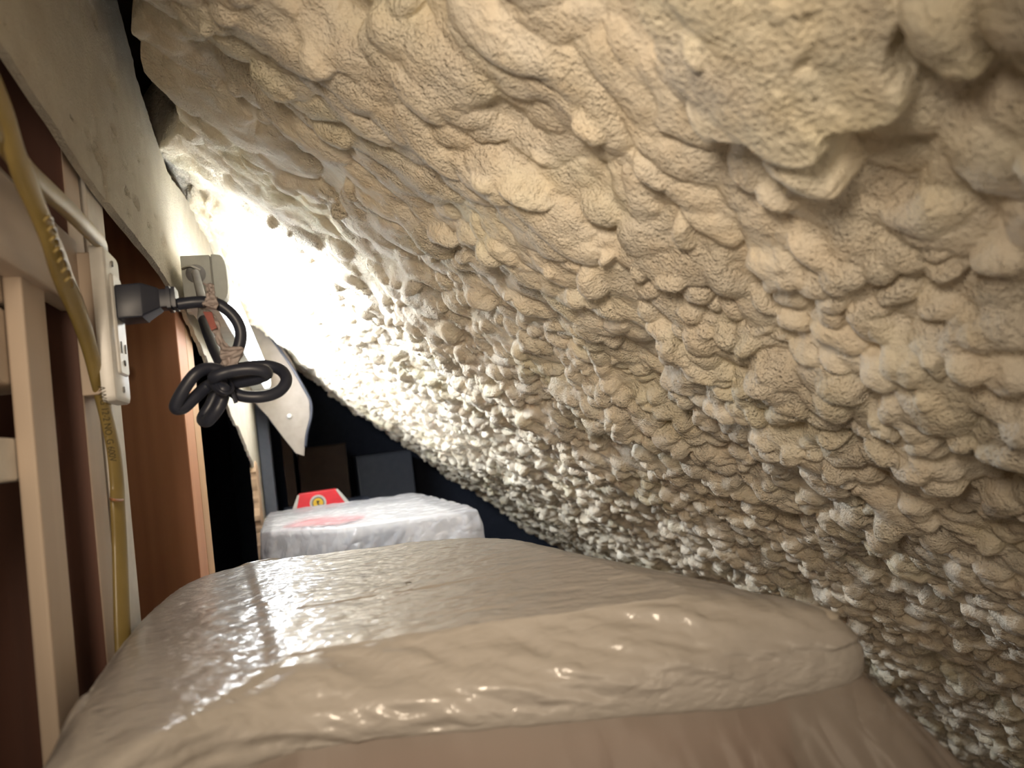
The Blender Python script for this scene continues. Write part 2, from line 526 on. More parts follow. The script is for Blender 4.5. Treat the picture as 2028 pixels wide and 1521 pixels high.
def band():
    Ys = np.concatenate([np.arange(.05, 1.3, .0025), np.arange(1.3, 2.6, .005)]); n = len(Ys)
    zb = np.interp(Ys, [.05, .41, .6, .87, .95, 1.0, 1.12, 1.35, 1.7, 2.05, 2.12, 2.14, 2.6], [.245, .243, .228, .229, .222, .214, .19, .135, .07, -.02, -.06, -.80, -.80])
    torn = sstep(Ys, .93, 1.0) * (1 - sstep(Ys, 2.10, 2.13))
    zb = zb + torn * (.006 * vnoise(Ys, Ys * 0, .03, 31) + .003 * vnoise(Ys, Ys * 0, .010, 32)) + .0012 * vnoise(Ys, Ys * 0, .03, 33)
    zt = np.interp(Ys, [.05, .5, .66, .74, .812, .9, .981, 1.2, 2.6], [.56, .56, .53, .482, .441, .412, .395, .43, .44]) + .002 * vnoise(Ys, Ys * 0, .012, 34)
    K = 150
    T = np.linspace(0, 1, K) ** 1.0
    Z = zb[None] + (zt - zb)[None] * T[:, None]; Y = np.ones((K, 1)) * Ys[None]
    X = np.full_like(Z, XW)
    X += .0012 * vnoise(Y, Z, .12, 35) + .0003 * vnoise(Y, Z, .006, 36)
    # trowel dents and gouges
    dents = [(215, 145, 14, 26), (195, 300, 12, 26), (183, 30, 8, 22), (220, 250, 7, 10), (270, 308, 6, 8), (268, 400, 7, 13), (325, 475, 6, 18), (248, 380, 6, 9),
             (226, 212, 5, 6), (243, 207, 3, 3), (274, 255, 5, 8), (295, 448, 4, 8), (252, 425, 4, 7), (222, 275, 4, 5), (130, 30, 5, 8), (172, 262, 4, 8), (145, 238, 6, 4),
             (16, 50, 6, 6), (245, 325, 4, 6), (262, 345, 3, 5), (310, 430, 4, 5), (174, 292, 3, 5)]
    for px, py, w, hh in dents:
        c_ = atX(px, py, XW); k = c_[1] / FPX
        ry = w * c_[1] / abs(px - 600) * 1.1; rz = hh * k
        q = ((Y - c_[1]) / ry) ** 2 + ((Z - c_[2]) / rz) ** 2
        X -= .006 * np.clip(1 - q, 0, 1) ** .7 * (1 + .5 * np.clip((Y - c_[1]) / ry, -1, 1)) * min(1, w / 8)
    # the split skin along the paper seam
    seam = np.interp(Z, [.25, .34, .40, .55], [.62, .60, .585, .565]) + .002 * vnoise(Z, Z * 0, .01, 37)
    X += .0012 * sstep(Y, 0, .001 + seam) * 0 + .0011 * (Y > seam) * (Y < seam + .22)
    X -= .004 * np.exp(-((Y - seam) / .0018) ** 2) * (vnoise(Z, Z * 0, .05, 38) > .1)
    front = np.stack([X, Y, Z + H], -1); back = np.stack([np.full_like(X, XW - .006), Y, Z + H], -1)
    P = np.concatenate([front, back[::-1]], 0)
    P = np.concatenate([P, P[:1]], 0)
    o = grid_mesh('wall_left', P, M['band'])
    tag(o, 'pitted drywall band under the sloping ceiling with a torn lower edge', kind='structure')
    md = o.modifiers.new('e', 'EDGE_SPLIT'); md.split_angle = math.radians(50)


band()

# torn paper hanging on the broken edge of the drywall
rr = np.random.RandomState(3)
pts = []
zs = np.linspace(-.03, -.42, 60)
ln = [float(vnoise(np.array(k / 5.), np.array(1.), 1.0, 91) + .5 * vnoise(np.array(k / 1.7), np.array(1.), 1.0, 92)) for k in range(120)]
left = [(XW + .004, 2.02 + .012 * ln[k] - .04 * (k / 59), z) for k, z in enumerate(zs)]
right = [(XW + .004, 2.14 + .008 * ln[k + 60], z) for k, z in enumerate(zs[::-1])]
top = [(XW + .004, 2.02, -.02), (XW + .004, 2.05, .0), (XW + .004, 2.07, -.015), (XW + .004, 2.10, -.005)]
o = prism('torn_drywall_edge', left[::-1] + top + right[::-1], (-.014, 0, 0), M['paper_edge'])
tag(o, 'brown torn drywall edge standing upright beside the covered white box', 'drywall scrap')

# ------------------------------------------------------------------ studs and boards on the left
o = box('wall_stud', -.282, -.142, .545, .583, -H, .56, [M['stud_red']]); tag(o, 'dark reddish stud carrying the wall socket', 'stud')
o.data.materials.append(M['pine'])
for p in o.data.polygons:
    if p.normal.x > .5: p.material_index = 1  # room-facing side in paler wood: its lit look is put into the colour
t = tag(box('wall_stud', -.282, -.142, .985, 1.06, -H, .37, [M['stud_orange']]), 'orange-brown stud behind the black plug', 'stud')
t2 = tag(box('wall_stud', -.282, -.142, 1.063, 1.125, -H, .37, [M['stud_edge']]), 'pale stud edge doubled against the far side of the orange-brown stud', 'stud')
o = tag(box('white_strip', -.150, -.140, .592, .642, -H, .30, M['white_paint']), 'white painted strip running down below the wall socket', 'trim strip')
post = tag(box('wooden_post', -.1515, -.142, .446, .484, -H, .148, M['pine']), 'pale pine post at the left edge holding horizontal boards', 'post')
q = atX(180, 500, -.132)


def wall_board(pxs, x, th, label, mtl, endm=None):
    pts = [atX(px, py, x) for px, py in pxs]
    o = prism('wooden_board', pts, (-th, 0, 0), mtl, bev=.0012)
    return tag(o, label, 'board')


def yboard(y0, y1, z0, z1, x, th, label, mtl):
    return tag(box('wooden_board', x - th, x, y0, y1, z0, z1, mtl), label, 'board')


yboard(.20, .543, .121, .171, -.137, .014, 'long pale board running back above the pine post to the socket stud', M['pine_y'])
yboard(.20, .492, .1065, .1475, -.152, .036, 'uppermost of the boards that end at the pine post', M['pine_y'])
b2 = yboard(.20, .494, .060, .1035, -.152, .036, 'middle board at the pine post with its end painted white', M['pine_y'])
pe = box('painted_end', -.1525, -.1508, .470, .4945, .0605, .103, M['white_paint'], None, .0004)
pe.parent = b2; tag(pe, 'white painted end')
yboard(.20, .490, .006, .030, -.152, .036, 'lowest pale board that ends at the pine post, above the dark hollow', M['white_paint'])
box('stud_piece', -.20, -.165, .425, .46, .028, .062, M['pine'])
tag(bpy.data.objects['stud_piece'], 'short upright block between the two lowest boards', 'wood block')
o = tube('foam_pipe', [(-.166, .16, .187), (-.166, .3, .185), (-.164, .44, .182), (-.163, .502, .178)], .0155, M['panel'], rad=([0, .9, 1], [1, 1, .55]))
tag(o, 'upper of two pale rounded pipes lying on the boards at left', 'pipe', 'pale pipes on the boards')
o = tube('foam_pipe', [(-.168, .16, .162), (-.168, .3, .161), (-.168, .44, .160), (-.168, .488, .157)], .0125, M['panel'], rad=([0, .9, 1], [1, 1, .5]))
tag(o, 'lower of two pale rounded pipes lying on the boards at left', 'pipe', 'pale pipes on the boards')

# dark cloth hanging in the hollow under the boards
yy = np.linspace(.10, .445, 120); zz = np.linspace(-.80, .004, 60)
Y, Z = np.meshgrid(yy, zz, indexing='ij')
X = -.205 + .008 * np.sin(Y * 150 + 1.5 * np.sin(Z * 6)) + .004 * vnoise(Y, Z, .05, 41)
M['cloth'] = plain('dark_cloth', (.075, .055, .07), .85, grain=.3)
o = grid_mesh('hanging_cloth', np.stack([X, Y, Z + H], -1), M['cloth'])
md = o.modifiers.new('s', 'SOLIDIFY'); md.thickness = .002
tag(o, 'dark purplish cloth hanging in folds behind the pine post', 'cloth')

# ------------------------------------------------------------------ wall socket
OX = -.119
t = thing('wall_socket', 'white surface-mounted wall socket on the dark stud', 'socket', (-.128, .557, .055))
box('back_box', -.1415, -.1278, .540, .574, .060, .162, M['pine'], t, .001)


def rounded_plate(name, x0, x1, y0, y1, z0, z1, r, material, parent, dome=.0025):
    pts = []
    for cy, cz, a0 in ((y1 - r, z1 - r, 0), (y0 + r, z1 - r, 90), (y0 + r, z0 + r, 180), (y1 - r, z0 + r, 270)):
        for k in range(6):
            a = math.radians(a0 + 18 * k); pts.append((cy + r * math.cos(a), cz + r * math.sin(a)))
    n = len(pts); cy, cz = (y0 + y1) / 2, (z0 + z1) / 2
    vs = []
    for x, s in ((x0, 0), (x1 - dome, 0), (x1 - dome * .3, .0008), (x1, dome)):
        for y, z in pts:
            vs.append(W((x, y + (cy - y) / abs(cy - y) * min(s, abs(cy - y)) if abs(cy - y) > 1e-6 else y, z + (cz - z) / abs(cz - z) * s)))
    fs = [tuple(range(n)), tuple(range(3 * n, 4 * n))[::-1]]
    for L in range(3):
        for k in range(n): fs.append((L * n + k, (L + 1) * n + k, (L + 1) * n + (k + 1) % n, L * n + (k + 1) % n))
    o = link_mesh(name, vs, fs, material, parent, True)
    bm = bmesh.new(); bm.from_mesh(o.data); bmesh.ops.recalc_face_normals(bm, faces=bm.faces); bm.to_mesh(o.data); bm.free()
    o.modifiers.new('e', 'EDGE_SPLIT').split_angle = math.radians(35)
    return o


rounded_plate('cover_plate', -.1278, OX, .534, .578, .054, .166, .004, M['plastic_white'], t)
rc = rounded_plate('receptacle', OX - .001, OX + .0022, .545, .570, .074, .148, .003, M['outlet_face'], t, .001)
for k, (zc) in enumerate((.094, .128)):
    for yc, hh in ((.552, .0042), (.5635, .0034)):
        box('slot', OX + .0018, OX + .0026, yc - .0009, yc + .0009, zc - hh, zc + hh, M['slot'], rc, 0)
    cyl('ground_hole', (OX + .0018, .558, zc - .011), (OX + .0026, .558, zc - .011), .0022, M['slot'], rc)
for zc in (.0635, .157):
    s = tube('screw', [(OX - .001, .556, zc), (OX + .0006, .556, zc)], .0024, M['steel'], t, n=1)
    box('screw_slot', OX + .0004, OX + .0009, .5555, .5565, zc - .002, zc + .002, M['slot'], s, 0)

# ------------------------------------------------------------------ black power cord
t = thing('power_cord', 'black power cord plugged into the wall socket and tied in a bundle', 'cord', (-.09, .56, .05))
PY, PZ = .557, .127


def loft(name, secs, material, parent):
    """secs: x, half y, half z, dz -> rounded rectangle sections along X"""
    vs = []; n = 20
    for x, hy, hz, dz in secs:
        for k in range(n):
            a = 2 * math.pi * k / n; cx, sx = math.cos(a), math.sin(a)
            vs.append(W((x, PY + hy * math.copysign(abs(cx) ** .14, cx), PZ + dz + hz * math.copysign(abs(sx) ** .14, sx))))
    fs = [tuple(range(n)), tuple(range((len(secs) - 1) * n, len(secs) * n))[::-1]]
    for L in range(len(secs) - 1):
        for k in range(n): fs.append((L * n + k, (L + 1) * n + k, (L + 1) * n + (k + 1) % n, L * n + (k + 1) % n))
    o = link_mesh(name, vs, fs, material, parent)
    bm = bmesh.new(); bm.from_mesh(o.data); bmesh.ops.recalc_face_normals(bm, faces=bm.faces); bm.to_mesh(o.data); bm.free()
    o.modifiers.new('e', 'EDGE_SPLIT').split_angle = math.radians(28)
    return o


loft('plug', [(-.1165, .0125, .0118, -.001), (-.1155, .0132, .0128, -.001), (-.1000, .0132, .0128, -.0005), (-.0990, .0128, .0122, 0), (-.0900, .0088, .0082, .001), (-.0885, .0078, .0070, .001),
              (-.084, .0078, .0070, .001), (-.0838, .0094, .0086, .001), (-.0812, .0094, .0086, .001), (-.081, .008, .007, .001), (-.0802, .008, .007, .001),
              (-.08, .0090, .0082, .001), (-.0778, .0088, .008, .001), (-.0776, .006, .0055, .001)], M['black_rubber'], t)
PR = .0046


def pxp(lst, k=1.0): return [atY(a, b_, y) for a, b_, y in lst]


cordpts = [(352, 603, .557), (380, 599, .557), (405, 598, .558), (428, 601, .559), (450, 614, .560), (468, 634, .561), (477, 658, .562), (474, 685, .562), (462, 708, .562),
           (445, 733, .560), (440, 752, .556), (470, 781, .553), (515, 786, .552), (552, 775, .556), (567, 753, .562), (556, 733, .570), (525, 724, .574), (480, 728, .570),
           (440, 735, .560), (424, 748, .546), (432, 765, .538), (444, 772, .536),
           (432, 762, .548), (412, 764, .556), (385, 788, .552), (362, 808, .548), (348, 806, .545), (360, 778, .542), (386, 742, .541), (412, 730, .545), (440, 738, .550),
           (432, 765, .565), (418, 800, .568), (402, 828, .566), (411, 834, .560), (430, 812, .556), (442, 785, .556), (440, 760, .548),
           (424, 748, .534), (455, 736, .531), (495, 731, .530), (523, 735, .532), (526, 743, .538), (500, 752, .544), (462, 757, .552), (450, 745, .566),
           (437, 718, .585), (424, 690, .61), (412, 660, .64), (402, 630, .67)]
pc = tube('cord', pxp(cordpts), PR, M['black_rubber'], t, n=12, sides=14)
tie = tube('twist_tie', pxp([(428, 760, .534), (436, 774, .530), (452, 779, .532), (462, 768, .540), (452, 752, .55), (436, 750, .55), (428, 760, .534)]), .0011, M['black_rubber'], t)
tube('tie_end', pxp([(455, 768, .538), (462, 782, .54), (468, 798, .541)]), .0019, M['black_rubber'], t, flat=.6)


def ribbon(name, rows, material, parent, th=.0006, wav=.0):
    """rows: (xl, yl, xr, yr, depth)"""
    A = spline([atY(a, b_, y) for a, b_, c_, e, y in rows], 10); B = spline([atY(c_, e, y) for a, b_, c_, e, y in rows], 10)
    ts = np.linspace(0, 1, 14)[:, None, None]
    P = A[None] * (1 - ts) + B[None] * ts
    i = np.arange(P.shape[1])[None]; j = np.arange(14)[:, None]
    P[..., 1] += wav * (vnoise(i * .1 + 0 * j, j * .1, .35, 51))
    P[..., 2] += H
    o = grid_mesh(name, P, material, parent)
    md = o.modifiers.new('s', 'SOLIDIFY'); md.thickness = th
    return o


ribbon('paper_tag', [(403, 561, 424, 563, .553), (410, 574, 424, 576, .551), (409, 590, 426, 588, .550), (403, 600, 433, 602, .5505), (401, 605, 429, 612, .5515)], M['tag'], t, .0008, .003)
ribbon('paper_tag', [(392, 606, 398, 604, .572), (408, 622, 420, 620, .565), (416, 645, 434, 640, .560), (428, 672, 440, 666, .556), (436, 692, 455, 686, .5525), (436, 705, 484, 690, .5515),
                     (440, 716, 478, 702, .5515), (446, 728, 470, 724, .5525)], M['tag'], t, .0008, .004)
ribbon('red_sticker', [(402, 618, 420, 619, .5595), (410, 635, 424, 633, .5565), (419, 655, 430, 650, .5535)], M['tag_red'], t, .0008)
tube('tag_wrap', pxp([(430, 601, .559), (421, 600, .559), (409, 599, .5585)]), .0051, M['tag'], t, n=4)
tube('tag_wrap', pxp([(470, 695, .562), (458, 713, .562), (447, 730, .561)]), .0054, M['tag'], t, n=4)

# ------------------------------------------------------------------ LED shop light on the band
LA, LB = .92, 2.14
t = thing('shop_light', 'long lit LED shop light fixed under the sloping foam ceiling', 'light', (-.12, .92, .2))
x0, z0, z1 = -.1205, .205, .266
# tray body with slightly rounded corners
sec = [(-.1205, .266), (-.1205, .205), (-.0865, .205), (-.0845, .208), (-.0845, .263), (-.0865, .266)]
prism('lamp_body', [(a, LA, b_) for a, b_ in sec], (0, LB - LA, 0), M['lamp_body'], t, .0012)
prism('end_plate', [(-.1198, LA - .0015, .265), (-.1198, LA - .0015, .206), (-.0862, LA - .0015, .206), (-.0862, LA - .0015, .265)], (0, -.0022, 0), M['lamp_body'], t, .0006)
cyl('knockout', (-.1035, LA - .0037, .241), (-.1035, LA - .0075, .241), .0115, M['knockout_lit_cord'], t)


def d_section(w, y, n=10, s=1.0):
    pts = [(-.0845, y, .2355 - .0295 * s), (-.0845, y, .2355 + .0295 * s)]
    for k in range(n + 1):
        a = math.radians(90 - 180 * k / n)
        pts.append((-.080 + w * abs(math.cos(a)) ** .6, y, .2355 + .0295 * s * math.copysign(abs(math.sin(a)) ** .7, math.sin(a))))
    return pts


prism('end_cap', d_section(.0125, LA - .004, s=1.02), (0, .03, 0), M['lamp_cap'], t, .001)
prism('diffuser', d_section(.011, LA + .027, s=.96), (0, LB - LA - .054, 0), M['diffuser'], t)
prism('end_cap', d_section(.0125, LB - .027, s=1.02), (0, .03, 0), M['lamp_cap'], t, .001)
fc = tube('lead', [tuple(atY(387, 540, LA - .014)), tuple(atY(392, 560, .885)), tuple(atY(398, 585, .82)), tuple(atY(402, 610, .74)), tuple(atY(402, 632, .665))], .0048, M['knockout_lit_cord'], t)  # upper end of the same cord, light from the lamp painted as grey
tube('lead_clamp', [(-.1185, LA - .006, .248), (-.108, LA - .012, .249), (-.098, LA - .009, .244)], .0018, M['steel'], t)
for yb in (1.02, 2.04):
    box('bracket', XW + .0002, -.1205, yb, yb + .02, .215, .258, M['steel'], t, .0004)

# ------------------------------------------------------------------ yellow cables
def pathX(lst): return [atX(a, b_, x) for a, b_, x in lst]


t = thing('yellow_cable', 'long yellow flat cable hanging down past the wall socket', 'cable', (-.13, .55, .0))
cb = tube('sheath', pathX([(-60, 60, -.112), (-15, 170, -.113), (14, 250, -.115), (36, 320, -.117), (62, 385, -.119), (85, 440, -.120), (106, 495, -.121), (127, 555, -.124), (153, 615, -.1265),
                           (175, 680, -.129), (193, 750, -.131), (210, 820, -.132), (225, 890, -.131), (232, 960, -.132), (233, 1000, -.132), (237, 1080, -.133), (240, 1180, -.133), (243, 1260, -.133), (250, 1400, -.133), (262, 1600, -.133)]),
          .0064, M['yellow'], t, n=14, sides=18, flat=.5, widthdir=(.2, 1, 0), twist=(-.3, .5))
st = tube('cable_staple', pathX([(219, 988, -.139), (219, 988, -.130), (226, 990, -.1255), (238, 991, -.1255), (243, 990, -.130), (243, 990, -.139)]), .0009, M['stud_orange'], t)
# crimped ridges where the cable is twisted
for px, py in ((92, 432), (99, 452), (104, 472), (112, 494), (119, 514), (127, 534), (134, 552)):
    tube('crimp', pathX([(px - 5, py + 6, -.1165), (px + 3, py - 2, -.1145), (px + 10, py + 2, -.116), (px + 10, py + 16, -.1185)]), .0009, M['yellow'], t, n=4, sides=8)
t2 = thing('yellow_cable', 'short yellow cable branching down into the top of the wall socket', 'cable', (-.12, .5, .2))
tube('sheath', pathX([(-70, 150, -.119), (-20, 240, -.119), (25, 305, -.121), (60, 345, -.121), (95, 378, -.121), (130, 410, -.121), (160, 440, -.121), (185, 466, -.122), (201, 483, -.123), (207, 500, -.125)]),
     .0068, M['yellow'], t2, n=12, sides=18, flat=.62, widthdir=(0, .3, 1), rad=([0, .8, 1], [1, .95, .6]))


def text3d(name, body, size, origin, xdir, normal, material, parent, ext=.00015):
    cu = bpy.data.curves.new(name, 'FONT'); cu.body = body; cu.size = size; cu.extrude = ext
    o = bpy.data.objects.new('tmp', cu); COL.objects.link(o)
    bpy.context.view_layer.update()
    dg = bpy.context.evaluated_depsgraph_get(); me = bpy.data.meshes.new_from_object(o.evaluated_get(dg))
    bpy.data.objects.remove(o)
    x = Vector(xdir).normalized(); z = Vector(normal).normalized(); y = z.cross(x).normalized(); z = x.cross(y)
    mt_ = Matrix([[x[0], y[0], z[0], origin[0]], [x[1], y[1], z[1], origin[1]], [x[2], y[2], z[2], origin[2] + H], [0, 0, 0, 1]])
    me.transform(mt_)
    o = bpy.data.objects.new(name, me); COL.objects.link(o); me.materials.clear(); me.materials.append(material)
    attach(o, parent); return o


a = atX(195, 766, -.1215); b_ = atX(226, 960, -.1275)
dirn = b_ - a
nrm = np.cross(dirn, np.cross(-(a + b_) / 2, dirn))
text3d('printing', 'AWG 12-2 NO. G 600V', .0058, a + np.array([.0005, -.0035, 0]), dirn, nrm, M['ink'], t)

# ------------------------------------------------------------------ the far end
pan = [(480, 800), (482, 650), (520, 640), (552, 678), (578, 716), (612, 788), (614, 828), (605, 862), (602, 903), (586, 898), (560, 865), (530, 825), (500, 795)]
pan = [(484, 790), (484, 640), (530, 640), (552, 678), (578, 716), (612, 788), (614, 826), (605, 858), (602, 903), (586, 898), (560, 865), (530, 825), (504, 797)]
pn = prism('drywall_offcut', [atY(a, b_, 2.2) for a, b_ in pan], (0, .012, 0), M['panel'], None, .001)
tag(pn, 'cream drywall offcut with a pointed lower tip hanging behind the light', 'drywall offcut')
nl = tube('nail_head', [atY(573, 824, 2.199), atY(573, 824, 2.194)], .007, M['plastic_white'], None, n=1); nl.parent = pn
o = tube('black_wire', pxp([(522, 650, 2.19), (548, 684, 2.19), (575, 722, 2.19), (600, 765, 2.19), (615, 795, 2.19), (616, 825, 2.19), (608, 858, 2.19), (605, 885, 2.19)]), .0042, M['black_rubber'])
tag(o, 'thin black wire running down the edge of the hanging board', 'wire')
o = box('end_stud', -.129, -.095, 2.30, 2.40, -H, .42, M['dark_grey']); tag(o, 'dark grey upright at the far corner behind the torn drywall', 'stud')
o = box('end_stud', -.07, -.035, 2.62, 2.70, -H, .42, M['deck']); tag(o, 'brown-black upright beyond the cream hanging board', 'stud')


def carton(name, label, x0, x1, y0, y1, z0, z1, mtl):
    t = thing(name, label, 'box', ((x0 + x1) / 2, (y0 + y1) / 2, z0))
    box('body', x0, x1, y0, y1, z0, z1, mtl, t, .003)
    box('flap', x0 - .002, x1 + .002, y0 - .002, (y0 + y1) / 2 - .001, z1, z1 + .004, mtl, t, .001)
    box('flap', x0 - .002, x1 + .002, (y0 + y1) / 2 + .001, y1 + .002, z1, z1 + .004, mtl, t, .001)
    return t


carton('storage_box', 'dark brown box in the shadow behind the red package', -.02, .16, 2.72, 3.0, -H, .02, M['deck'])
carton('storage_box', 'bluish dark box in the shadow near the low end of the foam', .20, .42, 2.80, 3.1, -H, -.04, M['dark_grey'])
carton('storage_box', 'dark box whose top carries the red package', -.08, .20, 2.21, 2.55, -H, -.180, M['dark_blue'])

# red package with a round emblem
t = thing('red_package', 'small red package with a round gold emblem behind the covered white box', 'package', (.035, 2.26, -.168))
rp = [(580, 1012), (592, 979), (666, 968), (694, 1000)]
F0 = [atY(a, b_, 2.245) for a, b_ in rp]
for q in (0, 3): F0[q][2] = -.1755
prism('carton', F0, (0, .05, 0), M['red'], t, .002)
sv = prism('side_strip', [atY(578, 1012, 2.2435), atY(589, 981, 2.2435), atY(593, 980, 2.2435), atY(587, 1012, 2.2435)], (0, .001, 0), M['silver'], t)
sv = prism('side_strip', [atY(664, 969, 2.2435), atY(669, 968, 2.2435), atY(694, 996, 2.2435), atY(684, 996, 2.2435)], (0, .001, 0), M['silver'], t)
cc = atY(630, 996, 2.2425)


def disc(name, c_, r, th, mtl, parent, n=32):
    return prism(name, [(c_[0] + r * math.cos(2 * math.pi * k / n), c_[1], c_[2] + r * math.sin(2 * math.pi * k / n)) for k in range(n)], (0, th, 0), mtl, parent)


e1 = disc('emblem_ring', cc + (0, -.0002, 0), .025, .001, M['silver'], t)
disc('emblem_band', cc + (0, -.0008, 0), .0185, .0008, M['blue_grey'], e1)
disc('emblem_disc', cc + (0, -.0014, 0), .0155, .0008, M['gold'], e1)
s = .008
prism('emblem_mark', [(cc[0] - s * .5, cc[1] - .002, cc[2] + s), (cc[0] + s * .7, cc[1] - .002, cc[2] + s * .8), (cc[0] + s * .2, cc[1] - .002, cc[2]), (cc[0] + s * .5, cc[1] - .002, cc[2] - s), (cc[0] - s * .3, cc[1] - .002, cc[2] - s * .6)], (0, .0006, 0), M['deck'], e1)


# ------------------------------------------------------------------ sheets of plastic film
def closed_ring(ctrl, n, lin=0.0):
    P = np.array(ctrl, float); K = len(P); out = []
    per = n // K
    for k in range(K):
        a, b0, c_, e = P[(k - 1) % K], P[k], P[(k + 1) % K], P[(k + 2) % K]
        for t in np.linspace(0, 1, per, endpoint=False):
            cr = .5 * ((2 * b0) + (-a + c_) * t + (2 * a - 5 * b0 + 4 * c_ - e) * t * t + (-a + 3 * b0 - 3 * c_ + e) * t ** 3)
            out.append(cr * (1 - lin) + (b0 * (1 - t) + c_ * t) * lin)
    return np.array(out)


def sheet(name, rings, counts, ncirc, material, disp=None, parent=None, lin=0.0, centre=True, xmin=-.1235):
    """rings of control points -> smooth closed skin; counts: rows between successive rings"""
    Rg = [closed_ring(r_, ncirc, lin) for r_ in rings]
    rows = []
    if centre:
        c_ = Rg[0].mean(0)
        for t in np.linspace(.02, 1, counts[0], endpoint=False): rows.append(c_ * (1 - t) + Rg[0] * t)
        cs = counts[1:]
    else: cs = counts
    for k in range(len(Rg) - 1):
        a = Rg[k - 1] if k else (Rg[0] * 2 - Rg[1]); b0, c1 = Rg[k], Rg[k + 1]; e = Rg[k + 2] if k + 2 < len(Rg) else 2 * c1 - b0
        for t in np.linspace(0, 1, cs[k], endpoint=False):
            m0, m1 = (c1 - a) * .35, (e - b0) * .35
            h00 = 2 * t ** 3 - 3 * t * t + 1; h10 = t ** 3 - 2 * t * t + t; h01 = -2 * t ** 3 + 3 * t * t; h11 = t ** 3 - t * t
            rows.append(h00 * b0 + h10 * m0 + h01 * c1 + h11 * m1)
    rows.append(Rg[-1])
    P = np.array(rows); P = np.concatenate([P, P[:, :1]], 1)
    if disp is not None:
        du = np.gradient(P, axis=0); dv = np.roll(P, -1, 1) - np.roll(P, 1, 1); dv[:, 0] = P[:, 1] - P[:, -2]; dv[:, -1] = dv[:, 0]
        Nn = np.cross(du, dv); Nn /= (np.linalg.norm(Nn, axis=2)[..., None] + 1e-9)
        s = -1.0 if Nn[:6, :, 2].mean() < 0 else 1.0
        P = P + s * Nn * disp(P, np.arange(P.shape[0])[:, None], np.linspace(0, 1, P.shape[1])[None])[..., None]
        P[:, -1] = P[:, 0]
    P[..., 0] = np.maximum(P[..., 0], xmin)
    P[..., 2] += H
    return grid_mesh(name, P, material, parent)


# --- foreground: round-cornered lidded tub under a grey film
rA = [(-.062, .735, -.0995), (-.010, .718, -.099), (.05, .690, -.098), (.11, .655, -.097), (.155, .607, -.098), (.172, .50, -.099), (.186, .41, -.10), (.192, .340, -.101),
      (.15, .3405, -.100), (.10, .3525, -.100), (.05, .3645, -.100), (.01, .374, -.1), (-.012, .3785, -.1), (-.025, .386, -.1), (-.036, .48, -.099), (-.050, .60, -.099)]
rB = [(-.092, .725, -.101), (-.008, .732, -.103), (.055, .703, -.102), (.115, .668, -.101), (.172, .612, -.103), (.200, .50, -.106), (.228, .41, -.111), (.258, .318, -.121),
      (.20, .319, -.112), (.142, .328, -.110), (.067, .340, -.110), (.01, .352, -.1105), (-.035, .343, -.106), (-.084, .31, -.103), (-.100, .43, -.099), (-.112, .60, -.099)]
rC = [(-.104, .728, -.111), (-.008, .738, -.114), (.058, .709, -.113), (.12, .674, -.112), (.180, .616, -.116), (.210, .50, -.120), (.241, .41, -.126), (.273, .309, -.138),
      (.208, .305, -.128), (.145, .311, -.124), (.062, .325, -.121), (.0, .341, -.121), (-.045, .327, -.117), (-.101, .287, -.110), (-.117, .42, -.106), (-.123, .61, -.106)]
rD = [(-.104, .727, -.134), (-.008, .737, -.138), (.058, .708, -.140), (.12, .673, -.142), (.180, .615, -.146), (.210, .50, -.149), (.241, .41, -.151), (.272, .310, -.1525),
      (.208, .3045, -.1530), (.145, .3105, -.1455), (.062, .3245, -.1375), (.0, .3405, -.1345), (-.045, .327, -.132), (-.101, .287, -.129), (-.116, .42, -.129), (-.122, .61, -.131)]
rE = [(a * .97 + .002, (b_ - .5) * .96 + .502, c_ - .0035) for a, b_, c_ in rD]


def disp_near(P, i, s):
    x, y, z = P[..., 0], P[..., 1], P[..., 2]
    ux = x * .97 + -y * .24; uy = x * .24 + y * .97        # along / across the front edge
    top = sstep(z, -.106, -.1005)
    fine = .00025 * vnoise(ux * .6, uy, .0030, 61) * 1 + .00032 * vnoise(ux * .16, uy, .0045, 62) + .0004 * vnoise(ux * .15, uy + .15 * ux, .009, 63)
    big = .0008 * vnoise(ux, uy, .09, 64)
    fl = .0022 * vnoise(ux + (z + .1) * 2.2, uy * .2 + z * .8, .020, 65) + .0010 * vnoise(ux + z * 1.5, z * 2, .009, 66)
    leftq = sstep(-x + .05 * 0, .045, .075)
    front = (1 - top) * (y < .40) * (z > -.135)
    seam = -.0010 * np.exp(-((uy - .475 - .012 * np.sin(ux * 9)) / .0012) ** 2) * (top > .5) * (ux > -.13)
    seam += -.0008 * np.exp(-((uy - .42 - .05 * ux) / .0016) ** 2) * (ux > .07)
    crease = .0012 * (sstep(x + .025 + (y - .386) * .105, -.006, .004) - 1) * (z > -.104) * (y > .37)
    return top * (fine * (1 - .75 * leftq) + big) + fl * front + seam + crease + .0003 * vnoise(ux, uy, .012, 67)


near = thing('plastic_sheet', 'greyish plastic film draped over the round-cornered tub in the foreground', 'plastic sheet', (.05, .5, -.15))
fs_ = sheet('film_top', [rA, rB, rC, rD, rE], [150, 50, 22, 22, 10], 800, M['film_near'], disp_near, near)


def disp_skirt(P, i, s):
    a = s * 2 * math.pi
    g = sstep(-P[..., 2], .15, .22)
    return g * (.006 * vnoise(s * 60 + 0 * i, i * .012, 1.0, 71) + .003 * vnoise(s * 170 + 0 * i, i * .02, 1.0, 72))


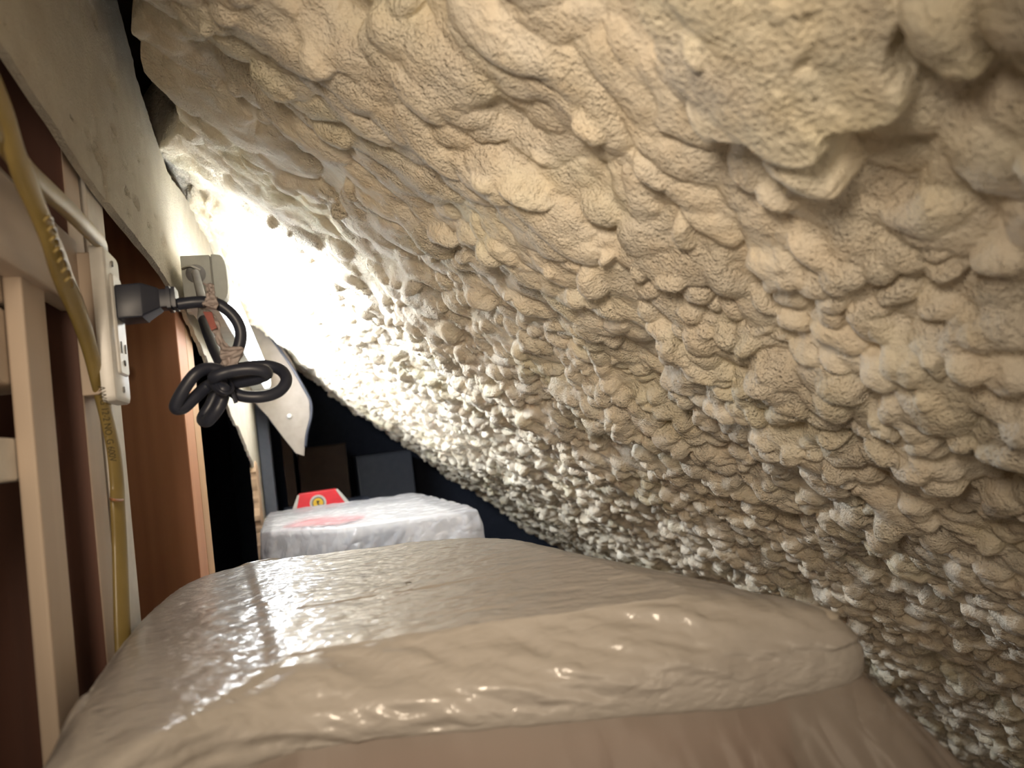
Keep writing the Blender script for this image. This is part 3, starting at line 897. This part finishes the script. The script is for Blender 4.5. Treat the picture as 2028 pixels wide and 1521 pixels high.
cE = np.array([.07, .5])
rS0 = [(a * .985, (b_ - .5) * .985 + .5, c_ + .004) for a, b_, c_ in rD]
def flare(k, z):
    out = []
    for n_, (a, b_, c_) in enumerate(rD):
        e = k * (1.6 if n_ in (5, 6, 7) else (.25 if n_ in (14, 15, 0, 13) else .7))
        v_ = np.array([a, b_]) - cE; v_ = v_ / np.linalg.norm(v_)
        out.append((max(a + v_[0] * e, -.128), b_ + v_[1] * e, z))
    return out


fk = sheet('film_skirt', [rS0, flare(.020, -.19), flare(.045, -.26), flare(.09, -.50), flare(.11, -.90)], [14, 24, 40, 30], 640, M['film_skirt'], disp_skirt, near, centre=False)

tub = thing('storage_tub', 'pinkish tub with a cream round-cornered lid under the foreground film', 'tub', (.07, .5, -H))
sc_ = lambda r_, k, z: [(a * k + .07 * (1 - k), (b_ - .5) * k + .5, (z if z is not None else c_ - .006)) for a, b_, c_ in r_]
sheet('lid', [sc_(rA, .96, -.107), sc_(rC, .955, -.121), sc_(rC, .955, -.129), sc_(rC, .90, -.130)], [6, 6, 4, 4], 160, M['lid_cream'], None, tub)
sheet('body', [sc_(rD, .88, -.131), sc_(rD, .86, -.16), sc_(rD, .82, -.5), sc_(rD, .78, -H + .002), sc_(rD, .5, -H + .001)], [4, 10, 10, 4], 160, M['pink'], None, tub, centre=False)

# --- middle distance: white film over a white box
bA = [(-.105, 2.10, -.151), (.10, 2.03, -.150), (.295, 1.96, -.150), (.312, 1.65, -.152), (.318, 1.36, -.153), (.18, 1.395, -.153), (.05, 1.45, -.153), (-.02, 1.53, -.153), (-.098, 1.62, -.153), (-.104, 1.85, -.152)]
cB = np.array([.1, 1.75])


def grow(r_, k, z, xs=1.0):
    out = []
    for a, b_, c_ in r_:
        v_ = np.array([a, b_]) - cB; v_ /= np.linalg.norm(v_)
        out.append((max(a + v_[0] * k * xs, -.112), b_ + v_[1] * k, z if z is not None else c_))
    return out


def disp_white(P, i, s):
    x, y, z = P[..., 0], P[..., 1], P[..., 2]
    g = sstep(-z, .153, .20)
    w = .0015 * vnoise(x, y, .04, 81) + .0015 * vnoise(x * .4 + y, y * .3 - x, .02, 82)
    f = .004 * vnoise(s * 34 + 9 * z + 0 * i, z * 9, 1.0, 83) + .0035 * vnoise(s * 90 + 30 * z, z * 26, 1.0, 84)
    return w + g * f


fw = thing('plastic_sheet', 'white plastic film draped over the box in the middle distance', 'plastic sheet', (.1, 1.7, -.2))
sheet('film_cover', [bA, grow(bA, .006, -.156), grow(bA, .010, -.170), grow(bA, .03, -.30), grow(bA, .06, -.60), grow(bA, .08, -.93)], [40, 10, 14, 40, 40, 20], 800, M['film_white'], disp_white, fw, lin=.8, xmin=-.112)
bx = thing('white_box', 'white box with a grey handle strip under the white film', 'box', (.1, 1.7, -H))
g0 = lambda k, z: [(a * k + .1 * (1 - k), (b_ - 1.75) * k + 1.75, z) for a, b_, c_ in bA]
prism('body', g0(.95, -.166), (0, 0, -.78), M['bin_white'], bx, .004)
pa, pb = np.array([.05, 1.45]), np.array([.318, 1.36])
def onfront(t, z, off):
    q = pa * (1 - t) + pb * t; nn = np.array([pb[1] - pa[1], -(pb[0] - pa[0])]); nn /= np.linalg.norm(nn)
    q = q + nn * off
    return (q[0], q[1], z)
prism('handle_strip', [onfront(.04, -.180, .006), onfront(.48, -.174, .006), onfront(.48, -.200, .006), onfront(.04, -.207, .006)], (0, .006, 0), M['blue_grey'], bx)
prism('red_patch', [(-.06, 1.68, -.158), (.06, 1.56, -.158), (.12, 1.62, -.158), (.0, 1.75, -.158)], (0, 0, -.004), M['red'], bx)
